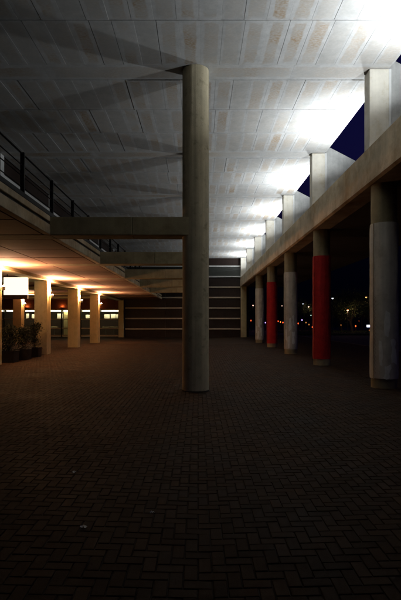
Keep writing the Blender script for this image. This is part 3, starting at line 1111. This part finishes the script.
hm = MB()
nx, ny = 60, 14
for j in range(ny + 1):
    for i in range(nx + 1):
        x = -500 + 1500 * i / nx
        y = 210 + 500 * j / ny
        e = math.sin(math.pi * min(1, j / ny * 1.15)) ** 0.8 if j / ny < 0.87 else 0
        hm.v.append((x, y, -0.5 + e * (62 + 16 * noise.noise(Vector((x * 0.006, y * 0.006, 3))) + 5 * noise.noise(Vector((x * 0.05, y * 0.05, 9))))))
for j in range(ny):
    for i in range(nx):
        a = j * (nx + 1) + i
        hm.f.append((a, a + 1, a + nx + 2, a + nx + 1))
struct(hm.build('hill', M['leaf'], None, True))
m = MB()
for j, (y0, y1) in enumerate(((58, 76),)):
    m.box(12.5, 70, y0, y1, -0.05, 0.16, 0.03)
struct(m.build('lawn', M['grass']))
rr = random.Random(5)
gm = MB()
for _ in range(14000):
    x, y = rr.uniform(12.6, 45), rr.uniform(58.1, 75)
    a = rr.uniform(0, 6.28); h = rr.uniform(0.06, 0.16); w = 0.02
    o = len(gm.v)
    gm.v += [(x - w * math.cos(a), y - w * math.sin(a), 0.155), (x + w * math.cos(a), y + w * math.sin(a), 0.155), (x + rr.uniform(-.05, .05), y + rr.uniform(-.05, .05), 0.16 + h)]
    gm.f.append((o, o + 1, o + 2))
struct(gm.build('grass', M['grass']), 'stuff')


def tree(x, y, h, cr, seed, label):
    rr = random.Random(seed)
    t = thing('tree', label, 'tree', (x, y, -0.07), 'trees beyond the plaza')
    tk = MB()
    pts = [(0, 0, 0)]
    for i in range(1, 5):
        pts.append((rr.uniform(-.12, .12) * i, rr.uniform(-.12, .12) * i, h * 0.5 * i / 4))
    tk.tube(pts, [0.24, 0.2, 0.17, 0.14, 0.10], 8)
    ends = []
    for i in range(11):
        st = Vector(pts[rr.choice((2, 3, 4, 4))])
        a = rr.uniform(0, 6.28)
        L = cr * rr.uniform(0.6, 1.0)
        e = st + Vector((math.cos(a) * L, math.sin(a) * L, h * rr.uniform(0.15, 0.45)))
        md = (st + e) / 2 + Vector((rr.uniform(-.2, .2), rr.uniform(-.2, .2), rr.uniform(0, .4)))
        tk.tube([tuple(st), tuple(md), tuple(e)], [0.08, 0.055, 0.02], 5)
        ends += [e, md, e * 0.7 + md * 0.3]
    tk.build('trunk', M['bark'], t, True)
    cl = [(e, rr.uniform(0.35, 0.75)) for e in ends] + [(Vector((rr.gauss(0, cr * .45), rr.gauss(0, cr * .45), h * rr.uniform(.5, .95))), rr.uniform(.4, .8)) for _ in range(14)]

    def fp(r):
        c, q = r.choice(cl)
        return c + Vector((r.gauss(0, q), r.gauss(0, q), r.gauss(0, q * 0.7)))
    leaf_cloud(4200, fp, 0.26, rr).build('crown', M['leaf'], t)


TL = [(341, 74, 6.0, 2.2), (352, 70, 6.5, 2.4), (362, 82, 7.0, 2.6), (372, 72, 6.0, 2.3), (306, 95, 6.5, 2.5), (283, 100, 6.5, 2.5), (266, 110, 7, 2.6), (252.5, 105, 6.5, 2.4), (325, 96, 7.5, 3)]
TN = ['dark tree left of the glowing white sign, seen beside the near red column', 'dark tree lit orange between the near red column and the right edge column', 'taller dark tree behind the orange lit one on the right',
      'dark tree just left of the near white column', 'dark tree in the gap between the third and second column', 'dark tree right of the farther red column', 'dark tree in the gap left of the farther red column',
      'dark tree next to the end wall pier on the right', 'dark tree standing behind the near red column']
for i, (bx_, Y, h, cr) in enumerate(TL):
    tree((bx_ - 198) * Y / 467, Y, h, cr, 40 + i, TN[i])


def street_lamp(bx_, by_, Y, colr, strength, watt, label, head=0.11):
    x, y, z = px(bx_, by_, Y)
    t = thing('street_lamp', label, 'street lamp', (x, y, -0.06), 'street lamps beyond the plaza')
    z += 0.06
    m = emit('lamp_glow', colr, strength * 0.3)
    MB().lathe([(0.09, 0), (0.085, 0.5), (0.05, 0.55), (0.04, z - 0.12)], seg=10).build('post', M['black'], t, True)
    MB().lathe([(head * 0.5, z - 0.14), (head * 1.25, z - 0.03), (head * 1.3, z)], seg=14).build('globe', m, t, True)
    MB().lathe([(head * 1.45, z + 0.004), (head * 1.1, z + 0.06), (0.04, z + 0.10)], seg=14).build('cap', M['black'], t, True)
    if watt:
        light('street_bulb', 'POINT', (0, -0.1, z - 0.25), watt, colr, t, 0.12)


OR, RD, PU, WH, PK = (1, 0.36, 0.08), (1, 0.13, 0.03), (0.45, 0.32, 1.0), (0.75, 0.85, 1.0), (1, 0.6, 0.45)
SL = [(332.6, 298, 66, WH, 9, 0, 'blue white street lamp right beside the near red column'),
      (366.3, 297, 74, (1, 0.52, 0.2), 9, 70, 'warm street lamp high among the trees left of the near white column'),
      (347.7, 310, 68, (1, 0.55, 0.3), 9, 60, 'pinkish lamp midway between the near red column and the near white column'),
      (303, 303.6, 90, WH, 4, 0, 'pale lamp high in the gap right of the middle white column'),
      (308.6, 306.4, 92, PK, 6, 30, 'peach coloured lamp just left of the near red column'),
      (282.0, 305.6, 95, PK, 4, 0, 'faint lamp left of the middle white column'),
      (253, 305, 90, PK, 4, 20, 'peach lamp beside the end wall pier on the right'),
      (311.0, 315, 88, (0.6, 1, 0.8), 3, 0, 'small greenish lamp touching the near red column')]
for a in SL:
    street_lamp(*a)
BLs = [(251, 320.5, 80, RD, 8, 'reddish low lamp next to the end wall pier'), (265.4, 322.6, 84, PU, 9, 'violet low lamp between the far white and red columns'),
       (278.2, 321.2, 82, RD, 6, 'red low lamp just right of the farther red column'), (280.5, 322, 83, OR, 6, 'orange low lamp second right of the farther red column'),
       (282.9, 322.4, 80, RD, 9, 'bright red low lamp touching the middle white column on its left'), (298.2, 323.4, 78, RD, 8, 'red low lamp touching the middle white column on its right'),
       (302, 320, 80, PU, 14, 'bright violet low lamp between the middle white and near red columns'), (306, 322.5, 82, OR, 4, 'orange low lamp right of the violet one'),
       (309, 324.5, 80, OR, 4, 'dim orange low lamp near the near red column'), (312.5, 327, 78, RD, 14, 'bright red orange low lamp touching the near red column'),
       (355.7, 326, 72, RD, 12, 'red orange low lamp between the near red and near white columns'), (341, 325, 73, OR, 1.2, 'dim orange low lamp right of the near red column'),
       (369.5, 330.3, 70, OR, 1.2, 'dim orange low lamp under the glowing white sign'), (359, 321, 90, RD, 1.2, 'faint red low lamp left of the glowing white sign')]
for bx_, by_, Y, colr, st, lab in BLs:
    x, y, z = px(bx_, by_, Y)
    t = thing('bollard_light', lab, 'bollard light', (x, y, -0.06), 'low lamps beyond the plaza')
    z += 0.06
    MB().lathe([(0.07, 0), (0.06, 0.05), (0.05, z - 0.13)], seg=10).build('post', M['black'], t, True)
    MB().lathe([(0.05, z - 0.128), (0.085, z - 0.08), (0.09, z + 0.02), (0.07, z + 0.10)], seg=12).build('lens', emit('low_glow', colr, st * 0.17), t, True)
    MB().lathe([(0.13, z + 0.104), (0.10, z + 0.14)], seg=12).build('cap', M['black'], t, True)
    if st >= 6:
        light('bollard_bulb', 'POINT', (0, -0.25, z), 5, colr, t, 0.1)
# small illuminated sign
x, y, z = px(370.4, 326, 66)
t = thing('lit_sign', 'small glowing blue white sign on posts beside the near white column', 'sign', (x, y, 0))
B('lit_panel', emit('sign_glow', (0.72, 0.78, 1.0), 4), t, -0.50, 0.50, -0.05, 0.05, z - 0.15, z + 0.15, 0.01)
B('frame', M['black'], t, -0.54, 0.54, -0.04, 0.06, z - 0.19, z - 0.152)
for sx in (-0.4, 0.4):
    B('post', M['black'], t, sx - 0.03, sx + 0.03, -0.02, 0.04, -0.06, z - 0.192)
# a long low building closing the far side
bd = thing('low_building', 'long dark low building far behind the trees on the right', 'building', (60, 130, -0.06))
B('wall', M['dark'], bd, -45, 60, 0, 12, 0, 4.0)
B('roof', M['roof'], bd, -45.5, 60.5, -0.5, 12.5, 4.004, 4.4, 0.02)
for i in range(24):
    x = -43 + i * 4.3
    w = B('window', M['greyglass'], bd, x, x + 1.6, -0.06, -0.004, 1.1, 2.6, 0.01)

# ------------------------------------------------------------------ litter on the paving
for bx_, by_, w, lab in ((74, 473, 0.05, 'small pale paper scrap lying on the paving at the left'), (84, 527, 0.055, 'small pale paper scrap lying on the near paving at the lower left'),
                         (152, 511, 0.035, 'tiny pale scrap lying on the near paving in front of the middle column')):
    Y = 467 * (EYE - 0.03) / (by_ - 320.5)
    x = (bx_ - 198) * Y / 467
    lm = MB()
    rr = random.Random(int(bx_))
    n = 4
    for j in range(n + 1):
        for i in range(n + 1):
            lm.v.append((w * (i / n - 0.5) + rr.uniform(-.004, .004), w * 0.8 * (j / n - 0.5) + rr.uniform(-.004, .004), 0.004 + rr.uniform(0, 0.014)))
    for j in range(n):
        for i in range(n):
            a = j * (n + 1) + i
            lm.f.append((a, a + 1, a + n + 2, a + n + 1))
    o = lm.build('paper_scrap', M['paper'], None, False, (x, Y, zf(x)))
    o.rotation_euler = (0, 0, rr.uniform(0, 3))
    tag(o, lab, 'litter')
